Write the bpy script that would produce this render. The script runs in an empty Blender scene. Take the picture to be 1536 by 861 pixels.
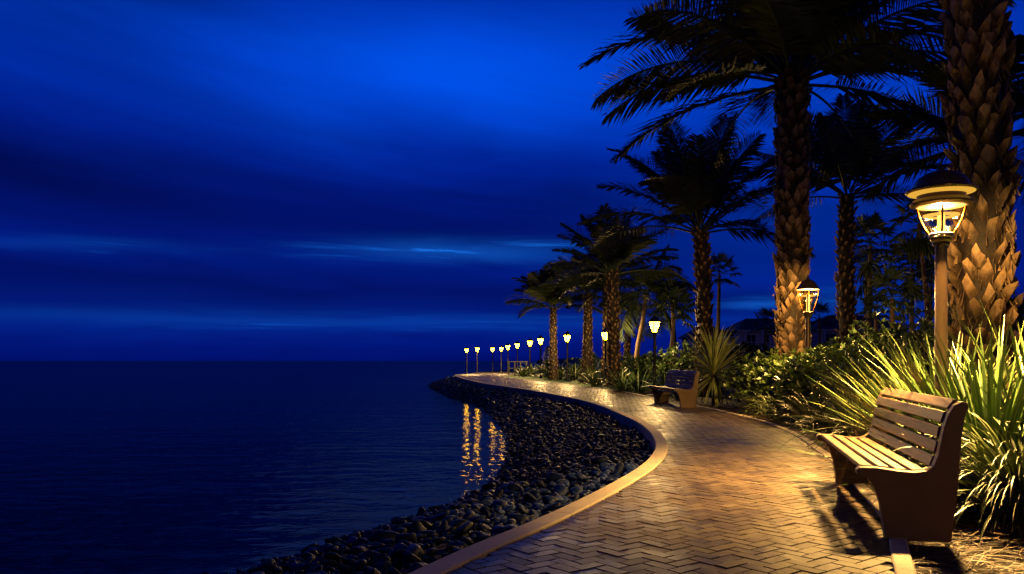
import bpy, math, random
import numpy as np
from mathutils import Vector, Matrix
from mathutils.geometry import tessellate_polygon

random.seed(7)
RNG = np.random.default_rng(11)
C = bpy.context.scene.collection
scene = bpy.context.scene
R = math.radians

# ------------------------------------------------------------------ camera
CAM_H, F = 1.1, 1195.0          # eye height (m), focal length in photo pixels (photo 1536 wide)
cam_d = bpy.data.cameras.new('camera')
cam = bpy.data.objects.new('camera', cam_d)
C.objects.link(cam)
cam.location = (0, 0, CAM_H)
cam.rotation_euler = (R(90), 0, 0)
cam_d.sensor_width = 36.0
cam_d.lens = F / 1536 * 36
cam_d.shift_y = (541 - 430.5) / 1536
cam_d.clip_start = 0.05
cam_d.clip_end = 12000
scene.camera = cam

# ------------------------------------------------------------------ exposure
scene.view_settings.view_transform = 'Standard'
scene.view_settings.look = 'None'
scene.view_settings.exposure = 0.0
scene.view_settings.gamma = 1.0
scene.view_settings.use_curve_mapping = False
scene.render.engine = 'CYCLES'
cy = scene.cycles
cy.use_denoising = True
cy.max_bounces = 6
cy.diffuse_bounces = 2
cy.glossy_bounces = 3
cy.transparent_max_bounces = 12
cy.transmission_bounces = 4
cy.sample_clamp_indirect = 3.0
cy.caustics_reflective = False
cy.caustics_refractive = False


class NT:
    """small node-tree helper"""
    def __init__(self, tree):
        self.t = tree
        self.n = tree.nodes
        self.l = tree.links

    def put(self, sock, v):
        if isinstance(v, bpy.types.NodeSocket):
            self.l.new(v, sock)
        elif v is not None:
            sock.default_value = v

    def math(self, op, a, b=None, c=None, clamp=False):
        n = self.n.new('ShaderNodeMath')
        n.operation = op
        n.use_clamp = clamp
        self.put(n.inputs[0], a)
        self.put(n.inputs[1], b)
        self.put(n.inputs[2], c)
        return n.outputs[0]

    def noise(self, vec, scale=5, detail=4, rough=.5, dist=0.0):
        n = self.n.new('ShaderNodeTexNoise')
        self.put(n.inputs['Vector'], vec)
        self.put(n.inputs['Scale'], scale)
        n.inputs['Detail'].default_value = detail
        n.inputs['Roughness'].default_value = rough
        n.inputs['Distortion'].default_value = dist
        return n.outputs['Fac']

    def comb(self, x, y, z=0.0):
        n = self.n.new('ShaderNodeCombineXYZ')
        self.put(n.inputs[0], x); self.put(n.inputs[1], y); self.put(n.inputs[2], z)
        return n.outputs[0]

    def sep(self, v):
        n = self.n.new('ShaderNodeSeparateXYZ')
        self.put(n.inputs[0], v)
        return n.outputs

    def ramp(self, fac, stops, interp='LINEAR'):
        n = self.n.new('ShaderNodeValToRGB')
        cr = n.color_ramp
        cr.interpolation = interp
        while len(cr.elements) > 1:
            cr.elements.remove(cr.elements[-1])
        cr.elements[0].position = stops[0][0]
        cr.elements[0].color = (*stops[0][1], 1)
        for p, c in stops[1:]:
            e = cr.elements.new(p)
            e.color = (*c, 1)
        self.put(n.inputs[0], fac)
        return n.outputs[0]

    def mix(self, fac, a, b, mode='MIX'):
        n = self.n.new('ShaderNodeMix')
        n.data_type = 'RGBA'
        n.blend_type = mode
        self.put(n.inputs[0], fac)
        for s, v in ((n.inputs[6], a), (n.inputs[7], b)):
            if isinstance(v, tuple) and len(v) == 3:
                v = (*v, 1)
            self.put(s, v)
        return n.outputs[2]

    def maprange(self, v, a, b, c=0.0, d=1.0, smooth=False):
        n = self.n.new('ShaderNodeMapRange')
        n.interpolation_type = 'SMOOTHSTEP' if smooth else 'LINEAR'
        self.put(n.inputs[0], v)
        for i, x in enumerate((a, b, c, d)):
            n.inputs[i + 1].default_value = x
        return n.outputs[0]


def lin(r, g, b):
    f = lambda c: (c / 255 / 12.92) if c / 255 <= .04045 else ((c / 255 + .055) / 1.055) ** 2.4
    return (f(r), f(g), f(b))


# ------------------------------------------------------------------ sky (after sunset, blue hour with stratus bands)
world = bpy.data.worlds.new('World')
scene.world = world
world.use_nodes = True
w = NT(world.node_tree)
w.n.clear()
tc = w.n.new('ShaderNodeTexCoord')
dx, dy, dz = w.sep(tc.outputs['Generated'])
az = w.math('ARCTAN2', dx, dy)
v = dz
vs_ = w.math('ADD', v, w.math('MULTIPLY', w.math('MULTIPLY', az, v), .45))   # cloud bands tilt down to the right
band = w.noise(w.comb(w.math('MULTIPLY', az, 1.3), w.math('MULTIPLY', vs_, 6.0), 3.1), 1.5, 3, .45, .35)
band2 = w.noise(w.comb(w.math('MULTIPLY', az, 1.6), w.math('MULTIPLY', vs_, 16.0), 8.7), 2.0, 6, .55, .5)
vw = w.math('ADD', w.math('ADD', v, w.math('MULTIPLY', w.math('MULTIPLY', az, v), .2)), w.math('MULTIPLY', w.math('SUBTRACT', band, .5), .06))
vw = w.math('ADD', vw, w.math('MULTIPLY', w.math('SUBTRACT', band2, .5), .03))
sky_ramp = w.ramp(vw, [
    (0.000, lin(0, 14, 104)), (0.022, lin(0, 20, 120)), (0.042, lin(0, 31, 134)), (0.056, lin(0, 22, 116)),
    (0.080, lin(0, 12, 98)), (0.108, lin(0, 22, 122)), (0.135, lin(0, 17, 112)), (0.185, lin(0, 15, 108)),
    (0.235, lin(0, 28, 138)), (0.285, lin(0, 46, 168)), (0.330, lin(0, 54, 180)), (0.380, lin(0, 46, 166)),
    (0.440, lin(0, 30, 140)), (0.60, lin(0, 20, 110)), (1.0, lin(0, 10, 80))])


def gauss(u0, v0, su, sv, amp, wob=None):
    a = w.math('DIVIDE', w.math('SUBTRACT', az, u0), su)
    vv = v if wob is None else w.math('ADD', v, wob)
    b = w.math('DIVIDE', w.math('SUBTRACT', vv, v0), sv)
    r2 = w.math('ADD', w.math('MULTIPLY', a, a), w.math('MULTIPLY', b, b))
    return w.math('MULTIPLY', w.math('EXPONENT', w.math('MULTIPLY', r2, -1.0)), amp)


wob = w.math('MULTIPLY', w.math('SUBTRACT', band, .5), .12)
glow = w.math('ADD', gauss(-.12, .305, .20, .05, .30, wob), w.math('ADD', gauss(.04, .36, .24, .07, .20, wob), gauss(.34, .19, .20, .10, .13)))
mult = w.math('MULTIPLY_ADD', w.math('SUBTRACT', band2, .5), .55, 1.0)
mult = w.math('SUBTRACT', mult, gauss(-.47, .375, .13, .045, .5, wob))
mult = w.math('SUBTRACT', mult, gauss(-.62, .215, .26, .05, .52, wob))
mult = w.math('SUBTRACT', mult, gauss(-.05, .17, .30, .035, .20, wob))
mult = w.math('MAXIMUM', mult, .12)
sky = w.mix(1.0, sky_ramp, w.comb(mult, mult, mult), 'MULTIPLY')
sky = w.mix(1.0, sky, w.mix(glow, (0, 0, 0), lin(0, 96, 246)), 'ADD')
# thin bright wisps
wisp = w.noise(w.comb(w.math('MULTIPLY', az, 3.0), w.math('MULTIPLY', v, 60.0), 1.3), 1.4, 5, .6, 1.0)
wisp = w.maprange(wisp, .52, .74, 0, 1, True)
wob2 = w.math('MULTIPLY', w.math('SUBTRACT', band2, .5), .03)
wm = gauss(-.06, .136, .14, .012, .95, wob2)
for g in (gauss(.305, .068, .05, .005, 1.1, wob2), gauss(-.45, .050, .40, .010, .22, wob2),
          gauss(-.12, .048, .30, .008, .26, wob2), gauss(.40, .070, .06, .02, .35, wob2), gauss(-.52, .127, .14, .008, .25, wob2)):
    wm = w.math('ADD', wm, g)
wm = w.math('MULTIPLY', wm, w.math('MULTIPLY_ADD', wisp, .8, .25))
sky = w.mix(1.0, sky, w.mix(wm, (0, 0, 0), lin(30, 130, 245)), 'ADD')
nish = w.n.new('ShaderNodeTexSky')
nish.sky_type = 'NISHITA'
nish.sun_disc = False
nish.sun_elevation = R(-4)
nish.sun_rotation = R(-6)
away = w.math('MULTIPLY', w.maprange(w.math('ABSOLUTE', az), .62, 1.5, 1, .35, True), w.maprange(v, .45, .8, 1, .4, True))
sky = w.mix(1.0, sky, w.comb(away, away, away), 'MULTIPLY')   # sky behind and overhead dimmed to cut ambient light, like night falling there
sky10 = w.mix(1.0, sky, (10, 10, 10), 'MULTIPLY')          # the Background works at strength 0.1
sky10 = w.mix(1.0, sky10, w.mix(1.0, nish.outputs[0], (.02, .1, .6), 'MULTIPLY'), 'ADD')
bg = w.n.new('ShaderNodeBackground')
bg.inputs[1].default_value = 0.1
w.put(bg.inputs[0], sky10)
wo = w.n.new('ShaderNodeOutputWorld')
w.l.new(bg.outputs[0], wo.inputs[0])

# last glow after sunset: a very weak, wide sun
sd = bpy.data.lights.new('sun', 'SUN')
sd.energy = 0.03
sd.angle = R(30)
sd.color = (.25, .45, 1)
so = bpy.data.objects.new('sun', sd)
C.objects.link(so)
so.rotation_euler = Vector((.08, -1, -.42)).to_track_quat('-Z', 'Y').to_euler()

AMBER = (1.0, .635, .24)


# ------------------------------------------------------------------ helpers
def at(px, py, z=0.0):
    """point of the plane z seen at photo pixel (px, py)"""
    Y = F * (CAM_H - z) / (py - 541)
    return ((px - 768) * Y / F, Y)


class MB:
    """mesh builder: lists of vertices and faces"""
    def __init__(self):
        self.v = []
        self.f = []
        self.e = []          # optional per-vertex float

    def add(self, vs, fs, es=None):
        o = len(self.v)
        self.v.extend(vs)
        self.f.extend([tuple(i + o for i in f) for f in fs])
        self.e.extend(es if es is not None else [0.0] * len(vs))

    def box(self, c, s, rz=0.0, taper=1.0):
        x, y, z = s[0] / 2, s[1] / 2, s[2] / 2
        ca, sa = math.cos(rz), math.sin(rz)
        vs = []
        for k, (a, b, d) in enumerate([(-x, -y, -z), (x, -y, -z), (x, y, -z), (-x, y, -z), (-x, -y, z), (x, -y, z), (x, y, z), (-x, y, z)]):
            if k > 3:
                a *= taper; b *= taper
            vs.append((c[0] + a * ca - b * sa, c[1] + a * sa + b * ca, c[2] + d))
        self.add(vs, [(3, 2, 1, 0), (4, 5, 6, 7), (0, 1, 5, 4), (1, 2, 6, 5), (2, 3, 7, 6), (3, 0, 4, 7)])

    def lathe(self, prof, n=20, c=(0, 0, 0), close=False):
        vs, fs = [], []
        for r, z in prof:
            for k in range(n):
                a = 2 * math.pi * k / n
                vs.append((c[0] + r * math.cos(a), c[1] + r * math.sin(a), c[2] + z))
        m = len(prof)
        for i in range(m - 1 + (1 if close else 0)):
            j = (i + 1) % m
            for k in range(n):
                k2 = (k + 1) % n
                fs.append((i * n + k, i * n + k2, j * n + k2, j * n + k))
        self.add(vs, fs)

    def tube(self, pts, rad, n=8, cap=True):
        pts = [Vector(p) for p in pts]
        vs, fs = [], []
        m = len(pts)
        ref = None
        for i, p in enumerate(pts):
            t = (pts[min(i + 1, m - 1)] - pts[max(i - 1, 0)]).normalized()
            if ref is None:
                ref = Vector((1, 0, 0)) if abs(t.x) < .9 else Vector((0, 1, 0))
            s = t.cross(ref).normalized()
            ref = s.cross(t).normalized()
            r = rad[i] if isinstance(rad, (list, tuple)) else rad
            for k in range(n):
                a = 2 * math.pi * k / n
                q = p + (s * math.cos(a) + ref * math.sin(a)) * r
                vs.append(tuple(q))
        for i in range(m - 1):
            for k in range(n):
                k2 = (k + 1) % n
                fs.append((i * n + k, i * n + k2, (i + 1) * n + k2, (i + 1) * n + k))
        if cap:
            fs.append(tuple(range(n - 1, -1, -1)))
            fs.append(tuple((m - 1) * n + k for k in range(n)))
        self.add(vs, fs)

    def build(self, name, mat, parent=None, smooth=True, loc=(0, 0, 0), rz=0.0, edge=False):
        me = bpy.data.meshes.new(name)
        me.from_pydata(self.v, [], self.f)
        if edge:
            at_ = me.attributes.new('edge', 'FLOAT', 'POINT')
            at_.data.foreach_set('value', self.e)
        me.materials.append(mat)
        if smooth:
            me.polygons.foreach_set('use_smooth', [True] * len(me.polygons))
        me.update()
        o = bpy.data.objects.new(name, me)
        C.objects.link(o)
        o.location = loc
        o.rotation_euler = (0, 0, rz)
        if parent is not None:
            o.parent = parent
        return o


def tag(o, label=None, cat=None, group=None, kind=None):
    if label: o['label'] = label
    if cat: o['category'] = cat
    if group: o['group'] = group
    if kind: o['kind'] = kind
    return o


def empty(name, loc, rz=0.0):
    o = bpy.data.objects.new(name, None)
    C.objects.link(o)
    o.location = loc
    o.rotation_euler = (0, 0, rz)
    o.empty_display_size = .2
    return o


def copy_tree(o, parent=None):
    kids = list(o.children)
    c = o.copy()
    C.objects.link(c)
    if parent is not None:
        c.parent = parent
    for k in kids:
        copy_tree(k, c)
    return c


def shade_sharp(o, ang=40):
    me = o.data
    try:
        me.set_sharp_from_angle(angle=R(ang))
    except Exception:
        pass


def bevel(o, width, seg=2):
    m = o.modifiers.new('bevel', 'BEVEL')
    m.width = width
    m.segments = seg
    m.limit_method = 'ANGLE'
    m.angle_limit = R(35)
    return o


# ------------------------------------------------------------------ materials
def new_mat(name):
    m = bpy.data.materials.new(name)
    m.use_nodes = True
    t = NT(m.node_tree)
    b = t.n['Principled BSDF']
    return m, t, b


def simple(name, col, rough=.5, metal=0.0, var=.15, scale=8.0, bump=0.0, spec=.5, island=0.0):
    m, t, b = new_mat(name)
    tcn = t.n.new('ShaderNodeTexCoord')
    n = t.noise(tcn.outputs['Object'], scale, 5, .6)
    k = t.maprange(n, .25, .75, 1 - var, 1 + var)
    if island:
        g = t.n.new('ShaderNodeNewGeometry')
        k = t.math('MULTIPLY', k, t.maprange(g.outputs['Random Per Island'], 0, 1, 1 - island, 1 + island))
    t.put(b.inputs['Base Color'], t.mix(1.0, col, t.comb(k, k, k), 'MULTIPLY'))
    b.inputs['Metallic'].default_value = metal
    b.inputs['Specular IOR Level'].default_value = spec
    t.put(b.inputs['Roughness'], t.maprange(n, .3, .7, max(rough - .08, .02), min(rough + .08, 1)))
    if bump:
        bp = t.n.new('ShaderNodeBump')
        bp.inputs['Strength'].default_value = bump
        bp.inputs['Distance'].default_value = .02
        t.put(bp.inputs['Height'], n)
        t.l.new(bp.outputs[0], b.inputs['Normal'])
    return m


def leaf_mat(name, dark, pale, rough=.38, edge_pow=2.5, var=.35, spec=.5):
    m, t, b = new_mat(name)
    g = t.n.new('ShaderNodeNewGeometry')
    a = t.n.new('ShaderNodeAttribute')
    a.attribute_name = 'edge'
    e = t.math('POWER', a.outputs['Fac'], edge_pow)
    col = t.mix(e, dark, pale)
    k = t.maprange(g.outputs['Random Per Island'], 0, 1, 1 - var, 1 + var)
    t.put(b.inputs['Base Color'], t.mix(1.0, col, t.comb(k, k, t.math('MULTIPLY', k, .9)), 'MULTIPLY'))
    b.inputs['Roughness'].default_value = rough
    b.inputs['Specular IOR Level'].default_value = spec
    return m


M = {}
# brick paving: colour and sheen vary brick by brick
m, t, b = new_mat('brick_paving')
g = t.n.new('ShaderNodeNewGeometry')
tcn = t.n.new('ShaderNodeTexCoord')
rpi = g.outputs['Random Per Island']
n1 = t.noise(tcn.outputs['Object'], 1.1, 5, .6)
n2 = t.noise(tcn.outputs['Object'], 38, 4, .65)
col = t.ramp(rpi, [(0, (.036, .024, .016)), (.35, (.061, .042, .028)), (.7, (.076, .054, .036)), (1, (.054, .038, .027))])
n3 = t.noise(tcn.outputs['Object'], .45, 4, .6, .6)
k = t.math('MULTIPLY', t.maprange(n1, .3, .7, .66, 1.22), t.maprange(n2, .25, .75, .72, 1.22))
k = t.math('MULTIPLY', k, t.maprange(n3, .35, .65, .72, 1.15))
t.put(b.inputs['Base Color'], t.mix(1.0, col, t.comb(k, k, k), 'MULTIPLY'))
t.put(b.inputs['Roughness'], t.math('ADD', t.maprange(n1, .3, .7, .27, .47), t.math('MULTIPLY', rpi, .16)))
bp = t.n.new('ShaderNodeBump')
b.inputs['Specular IOR Level'].default_value = .3
bp.inputs['Strength'].default_value = .35
bp.inputs['Distance'].default_value = .006
t.put(bp.inputs['Height'], t.math('ADD', n2, t.noise(tcn.outputs['Object'], 9, 3)))
t.l.new(bp.outputs[0], b.inputs['Normal'])
M['brick'] = m
M['joint'] = simple('joint_sand', (.03, .021, .015), .9, var=.3, scale=30)
M['kerb'] = simple('kerb_concrete', (.40, .335, .26), .7, var=.28, scale=2.2, bump=.12)
m = M['kerb']
t = NT(m.node_tree)
b = t.n['Principled BSDF']
a = t.n.new('ShaderNodeAttribute')
a.attribute_name = 'edge'
tcn = t.n.new('ShaderNodeTexCoord')
fj = t.math('FRACT', t.math('DIVIDE', a.outputs['Fac'], 2.4))
jl = t.math('LESS_THAN', fj, .0045)
blk = t.math('FLOOR', t.math('DIVIDE', a.outputs['Fac'], 2.4))
tone = t.maprange(t.math('FRACT', t.math('MULTIPLY', t.math('SINE', t.math('MULTIPLY', blk, 12.99)), 437.5)), 0, 1, .84, 1.08)
old = b.inputs['Base Color'].links[0].from_socket
fine = t.maprange(t.noise(tcn.outputs['Object'], 45, 5, .7), .3, .7, .82, 1.1)
tf = t.math('MULTIPLY', tone, fine)
c2 = t.mix(1.0, old, t.comb(tf, tf, tf), 'MULTIPLY')
t.put(b.inputs['Base Color'], t.mix(jl, c2, (.05, .04, .03)))
M['soil'] = simple('bed_soil', (.014, .008, .005), .95, var=.5, scale=14, bump=.5)
M['lawn'] = simple('lawn', (.05, .12, .018), .8, var=.45, scale=12, bump=.6)
M['bank'] = simple('bank_soil', (.015, .015, .017), .8, var=.4, scale=9)
M['hill'] = simple('hill', (.02, .03, .018), .95, var=.4, scale=.2)
m, t, b = new_mat('bank_stone')
g = t.n.new('ShaderNodeNewGeometry')
oi = t.n.new('ShaderNodeObjectInfo')
tcn = t.n.new('ShaderNodeTexCoord')
rr = t.math('FRACT', t.math('ADD', g.outputs['Random Per Island'], oi.outputs['Random']))
n2 = t.noise(tcn.outputs['Object'], 22, 5, .6)
col = t.ramp(rr, [(0, (.002, .005, .02)), (.5, (.004, .010, .045)), (.85, (.007, .018, .085)), (1, (.016, .034, .13))])
k = t.maprange(n2, .25, .75, .65, 1.25)
t.put(b.inputs['Base Color'], t.mix(1.0, col, t.comb(k, k, k), 'MULTIPLY'))
t.put(b.inputs['Roughness'], t.maprange(n2, .3, .7, .34, .52))
b.inputs['Specular IOR Level'].default_value = .12
bp = t.n.new('ShaderNodeBump')
bp.inputs['Strength'].default_value = .3
bp.inputs['Distance'].default_value = .02
t.put(bp.inputs['Height'], n2)
t.l.new(bp.outputs[0], b.inputs['Normal'])
M['stone'] = m

# water
m, t, b = new_mat('water')
tcn = t.n.new('ShaderNodeTexCoord')
ox, oy, oz = t.sep(tcn.outputs['Object'])
p1 = t.comb(t.math('MULTIPLY', ox, .95), t.math('MULTIPLY', oy, 1.6), 0.0)
nA = t.noise(p1, 1.6, 3, .5, .3)
nB = t.noise(t.comb(t.math('MULTIPLY', ox, .35), oy, 5.0), .55, 2, .5, .2)
nC = t.noise(p1, 6.5, 2, .5)
h = t.math('ADD', t.math('MULTIPLY', nA, .030), t.math('ADD', t.math('MULTIPLY', nB, .045), t.math('MULTIPLY', nC, .0025)))
bp = t.n.new('ShaderNodeBump')
bp.inputs['Strength'].default_value = 1.0
bp.inputs['Distance'].default_value = 1.0
t.put(bp.inputs['Height'], h)
t.n.remove(b)
df = t.n.new('ShaderNodeBsdfDiffuse')
df.inputs[0].default_value = (.001, .002, .006, 1)
gl = t.n.new('ShaderNodeBsdfGlossy')
gl.inputs['Roughness'].default_value = .06
fr = t.n.new('ShaderNodeFresnel')
fr.inputs[0].default_value = 1.333
for nd in (df, gl, fr):
    t.l.new(bp.outputs[0], nd.inputs['Normal'])
ms = t.n.new('ShaderNodeMixShader')
t.put(ms.inputs[0], t.math('MULTIPLY', fr.outputs[0], .52))
t.l.new(df.outputs[0], ms.inputs[1]); t.l.new(gl.outputs[0], ms.inputs[2])
t.l.new(ms.outputs[0], t.n['Material Output'].inputs[0])
M['water'] = m

m, t, b = new_mat('palm_trunk')
tcn = t.n.new('ShaderNodeTexCoord')
a = t.n.new('ShaderNodeAttribute')
a.attribute_name = 'edge'
g = t.n.new('ShaderNodeNewGeometry')
n1 = t.noise(tcn.outputs['Object'], 14, 6, .65)
col = t.ramp(a.outputs['Fac'], [(0, (.016, .009, .005)), (.45, (.07, .040, .020)), (1, (.40, .255, .13))])
k = t.math('MULTIPLY', t.maprange(n1, .25, .75, .5, 1.4), t.maprange(g.outputs['Random Per Island'], 0, 1, .55, 1.4))
t.put(b.inputs['Base Color'], t.mix(1.0, col, t.comb(k, k, k), 'MULTIPLY'))
b.inputs['Roughness'].default_value = .75
bp = t.n.new('ShaderNodeBump')
bp.inputs['Strength'].default_value = .7
bp.inputs['Distance'].default_value = .03
t.put(bp.inputs['Height'], n1)
t.l.new(bp.outputs[0], b.inputs['Normal'])
M['trunk'] = m
M['old_trunk'] = simple('palm_trunk_smooth', (.16, .11, .07), .85, var=.35, scale=12, bump=.5)
M['frond'] = simple('palm_frond', (.050, .074, .042), .5, var=.2, scale=2, island=.3)
M['fan'] = simple('fan_palm_leaf', (.035, .06, .02), .45, var=.2, scale=2, island=.3)
M['flax'] = leaf_mat('variegated_flax', (.016, .040, .010), (.26, .29, .10), .36, 4.2, .45)
M['yucca'] = leaf_mat('pale_yucca', (.13, .20, .05), (.50, .52, .24), .36, 1.6, .4)
M['dark_flax'] = leaf_mat('dark_flax', (.024, .055, .013), (.10, .14, .035), .34, 4.0)
M['lily'] = leaf_mat('lilyturf', (.020, .046, .012), (.25, .29, .10), .4, 3.0)
M['shrub'] = leaf_mat('shrub_leaf', (.026, .052, .012), (.08, .125, .03), .32, 1.0, .45)
M['deep_shrub'] = leaf_mat('deep_shrub_leaf', (.025, .045, .014), (.04, .07, .02), .4, 1.0, .4)
M['twig'] = simple('twig', (.08, .05, .03), .8)
M['straw'] = simple('pine_straw', (.13, .062, .023), .6, var=.2, scale=10, island=.7)

# bench timber: grain runs along the slat (object Y)
m, t, b = new_mat('bench_timber')
tcn = t.n.new('ShaderNodeTexCoord')
g = t.n.new('ShaderNodeNewGeometry')
ox, oy, oz = t.sep(tcn.outputs['Object'])
gv = t.comb(t.math('ADD', ox, t.math('MULTIPLY', g.outputs['Random Per Island'], 7)), t.math('MULTIPLY', oy, .05), oz)
gr = t.noise(gv, 60, 6, .65, .4)
gr2 = t.noise(gv, 14, 3, .5, .6)
col = t.ramp(gr, [(.30, (.045, .018, .006)), (.52, (.135, .064, .024)), (.75, (.23, .125, .054))])
k = t.math('MULTIPLY', t.maprange(gr2, .3, .7, .8, 1.15), t.maprange(g.outputs['Random Per Island'], 0, 1, .85, 1.15))
t.put(b.inputs['Base Color'], t.mix(1.0, col, t.comb(k, k, k), 'MULTIPLY'))
b.inputs['Roughness'].default_value = .5
bp = t.n.new('ShaderNodeBump')
bp.inputs['Strength'].default_value = .25
bp.inputs['Distance'].default_value = .004
t.put(bp.inputs['Height'], gr)
t.l.new(bp.outputs[0], b.inputs['Normal'])
M['timber'] = m
M['bench_end'] = simple('bench_end', (.11, .064, .03), .5, var=.25, scale=5, bump=.12)
M['bolt'] = simple('bolt', (.3, .27, .22), .4, metal=.9)
M['bronze'] = simple('lamp_bronze', (.11, .072, .04), .36, metal=.35, var=.12, scale=12)
M['black_metal'] = simple('lamp_black_metal', (.03, .024, .018), .42, metal=.4, var=.12, scale=12)
M['rib'] = simple('lamp_rib', (.03, .010, .001), .6, spec=.02)


def emit(name, col, s):
    m = bpy.data.materials.new(name)
    m.use_nodes = True
    t = NT(m.node_tree)
    t.n.remove(t.n['Principled BSDF'])
    e = t.n.new('ShaderNodeEmission')
    e.inputs[0].default_value = (*col, 1)
    e.inputs[1].default_value = s
    t.l.new(e.outputs[0], t.n['Material Output'].inputs[0])
    return m


M['tube'] = emit('lamp_tube', (1, .62, .16), 2.6)
M['ring'] = emit('lamp_ring', (1, .60, .14), 1.1)
M['line'] = emit('lamp_slot', (1, .52, .06), .8)
# clear lantern glass: see-through with a soft sheen
m = bpy.data.materials.new('lantern_glass')
m.use_nodes = True
t = NT(m.node_tree)
t.n.remove(t.n['Principled BSDF'])
tr = t.n.new('ShaderNodeBsdfTransparent')
tr.inputs[0].default_value = (1, .86, .58, 1)
gl = t.n.new('ShaderNodeBsdfGlossy')
gl.inputs['Roughness'].default_value = .06
gl.inputs[0].default_value = (1, .9, .7, 1)
ms = t.n.new('ShaderNodeMixShader')
fr = t.n.new('ShaderNodeFresnel')
fr.inputs[0].default_value = 1.3
t.put(ms.inputs[0], t.math('MULTIPLY', fr.outputs[0], .08)); t.l.new(tr.outputs[0], ms.inputs[1]); t.l.new(gl.outputs[0], ms.inputs[2])
t.l.new(ms.outputs[0], t.n['Material Output'].inputs[0])
M['glass'] = m
# frosted lantern glass: the lit diffuser of the farther lamps
m = bpy.data.materials.new('frosted_lantern_glass')
m.use_nodes = True
t = NT(m.node_tree)
t.n.remove(t.n['Principled BSDF'])
tr = t.n.new('ShaderNodeBsdfTransparent')
em = t.n.new('ShaderNodeEmission')
em.inputs[0].default_value = (1, .50, .006, 1)
em.inputs[1].default_value = 110.0
ms = t.n.new('ShaderNodeMixShader')
ms.inputs[0].default_value = .7
t.l.new(tr.outputs[0], ms.inputs[1]); t.l.new(em.outputs[0], ms.inputs[2])
t.l.new(ms.outputs[0], t.n['Material Output'].inputs[0])
M['frost'] = m
M['wall'] = simple('house_wall', (.6, .6, .62), .8, var=.06, scale=1)
M['roof'] = simple('house_roof', (.05, .05, .055), .8, var=.2, scale=3)
M['white'] = simple('white_paint', (.78, .78, .78), .5, var=.05, scale=2)
M['pane'] = simple('window_pane', (.01, .012, .02), .08, var=.05, scale=1)
M['timber_rail'] = simple('rail_timber', (.05, .045, .025), .6, var=.15, scale=6)

# ------------------------------------------------------------------ path outline, kerbs, land, lawn
L_px = [(665, 861), (793, 804), (870, 768), (937, 732), (985, 701), (1001, 680), (1002, 669), (998, 658), (988, 647),
        (970, 634), (944, 623), (921, 613), (895, 604.6), (868, 598), (840, 592.7), (809, 587), (770, 581), (731, 575.6), (710, 571.3), (690, 566)]
L_pts = [(-3.3, -3.2), (-1.9, .4)] + [at(*p) for p in L_px] + [(-4.1, 59.0), (-4.2, 63.0), (-3.2, 65.8), (0, 66.6), (6, 66.5), (16, 66)]
R_px = [(1340, 861), (1333, 798), (1310, 762), (1277, 725), (1245, 690), (1217, 671.7), (1200, 657), (1148, 633.6), (1096, 620.6),
        (1065, 613.3), (1031, 607), (990, 600), (966, 594.5), (944, 589.7), (914, 585), (877, 580.2), (840, 574.8), (800, 571), (780, 568.5), (758, 565.5)]
R_pts = [(-.8, -3.2), (.6, .6)] + [at(*p) for p in R_px] + [(-.85, 58.0), (-.2, 60.6), (2.2, 61.6), (7, 61.8), (16, 61.8)]


def catmull(pts, n=8):
    out = []
    P = [np.array(p, float) for p in pts]
    P = [2 * P[0] - P[1]] + P + [2 * P[-1] - P[-2]]
    for i in range(1, len(P) - 2):
        p0, p1, p2, p3 = P[i - 1:i + 3]
        for k in range(n):
            s = k / n
            out.append(.5 * ((2 * p1) + (-p0 + p2) * s + (2 * p0 - 5 * p1 + 4 * p2 - p3) * s * s + (-p0 + 3 * p1 - 3 * p2 + p3) * s ** 3))
    out.append(P[-2])
    return np.array(out)


def smooth(a, it=6):
    a = a.copy()
    for _ in range(it):
        a[1:-1] = .25 * a[:-2] + .5 * a[1:-1] + .25 * a[2:]
    return a


Lc = smooth(catmull(L_pts), 14)
Rc = smooth(catmull(R_pts), 14)


def normals(c):
    d = np.gradient(c, axis=0)
    d /= np.linalg.norm(d, axis=1)[:, None] + 1e-9
    return np.stack([-d[:, 1], d[:, 0]], 1)      # left of travel


LN, RN = normals(Lc), normals(Rc)


def sheet(name, poly, z, mat, kind='structure'):
    tri = tessellate_polygon([[Vector((p[0], p[1], 0)) for p in poly]])
    mb = MB()
    fs = []
    for a, b_, c_ in tri:
        pa, pb, pc = poly[a], poly[b_], poly[c_]
        cr = (pb[0] - pa[0]) * (pc[1] - pa[1]) - (pb[1] - pa[1]) * (pc[0] - pa[0])
        fs.append((a, b_, c_) if cr > 0 else (a, c_, b_))
    mb.add([(p[0], p[1], z) for p in poly], fs)
    o = mb.build(name, mat, smooth=False)
    o['kind'] = kind
    return o


def in_poly(px, py, poly):
    x, y = poly[:, 0], poly[:, 1]
    x2, y2 = np.roll(x, -1), np.roll(y, -1)
    inside = np.zeros(len(px), bool)
    for i in range(len(x)):
        if y[i] == y2[i]:
            continue
        c = ((y[i] > py) != (y2[i] > py)) & (px < (x2[i] - x[i]) * (py - y[i]) / (y2[i] - y[i]) + x[i])
        inside ^= c
    return inside


path_poly = np.concatenate([Lc, Rc[::-1]])
land = [tuple(p) for p in (Lc[:-30] + LN[:-30] * .06)] 
land = [(-14, -60), (-5, -8)] + [p for p in land if not (p[1] > 60 and p[0] > -3.0)] + \
       [(-3.6, 72), (-3.2, 80), (-2.0, 92), (2, 108), (14, 140), (50, 230), (160, 420), (700, 1200), (4000, 4000), (6000, 2000), (6000, -60)]
sheet('ground', land, -.035, M['soil'])
sheet('path', [tuple(p) for p in path_poly], -.012, M['joint'])

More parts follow.
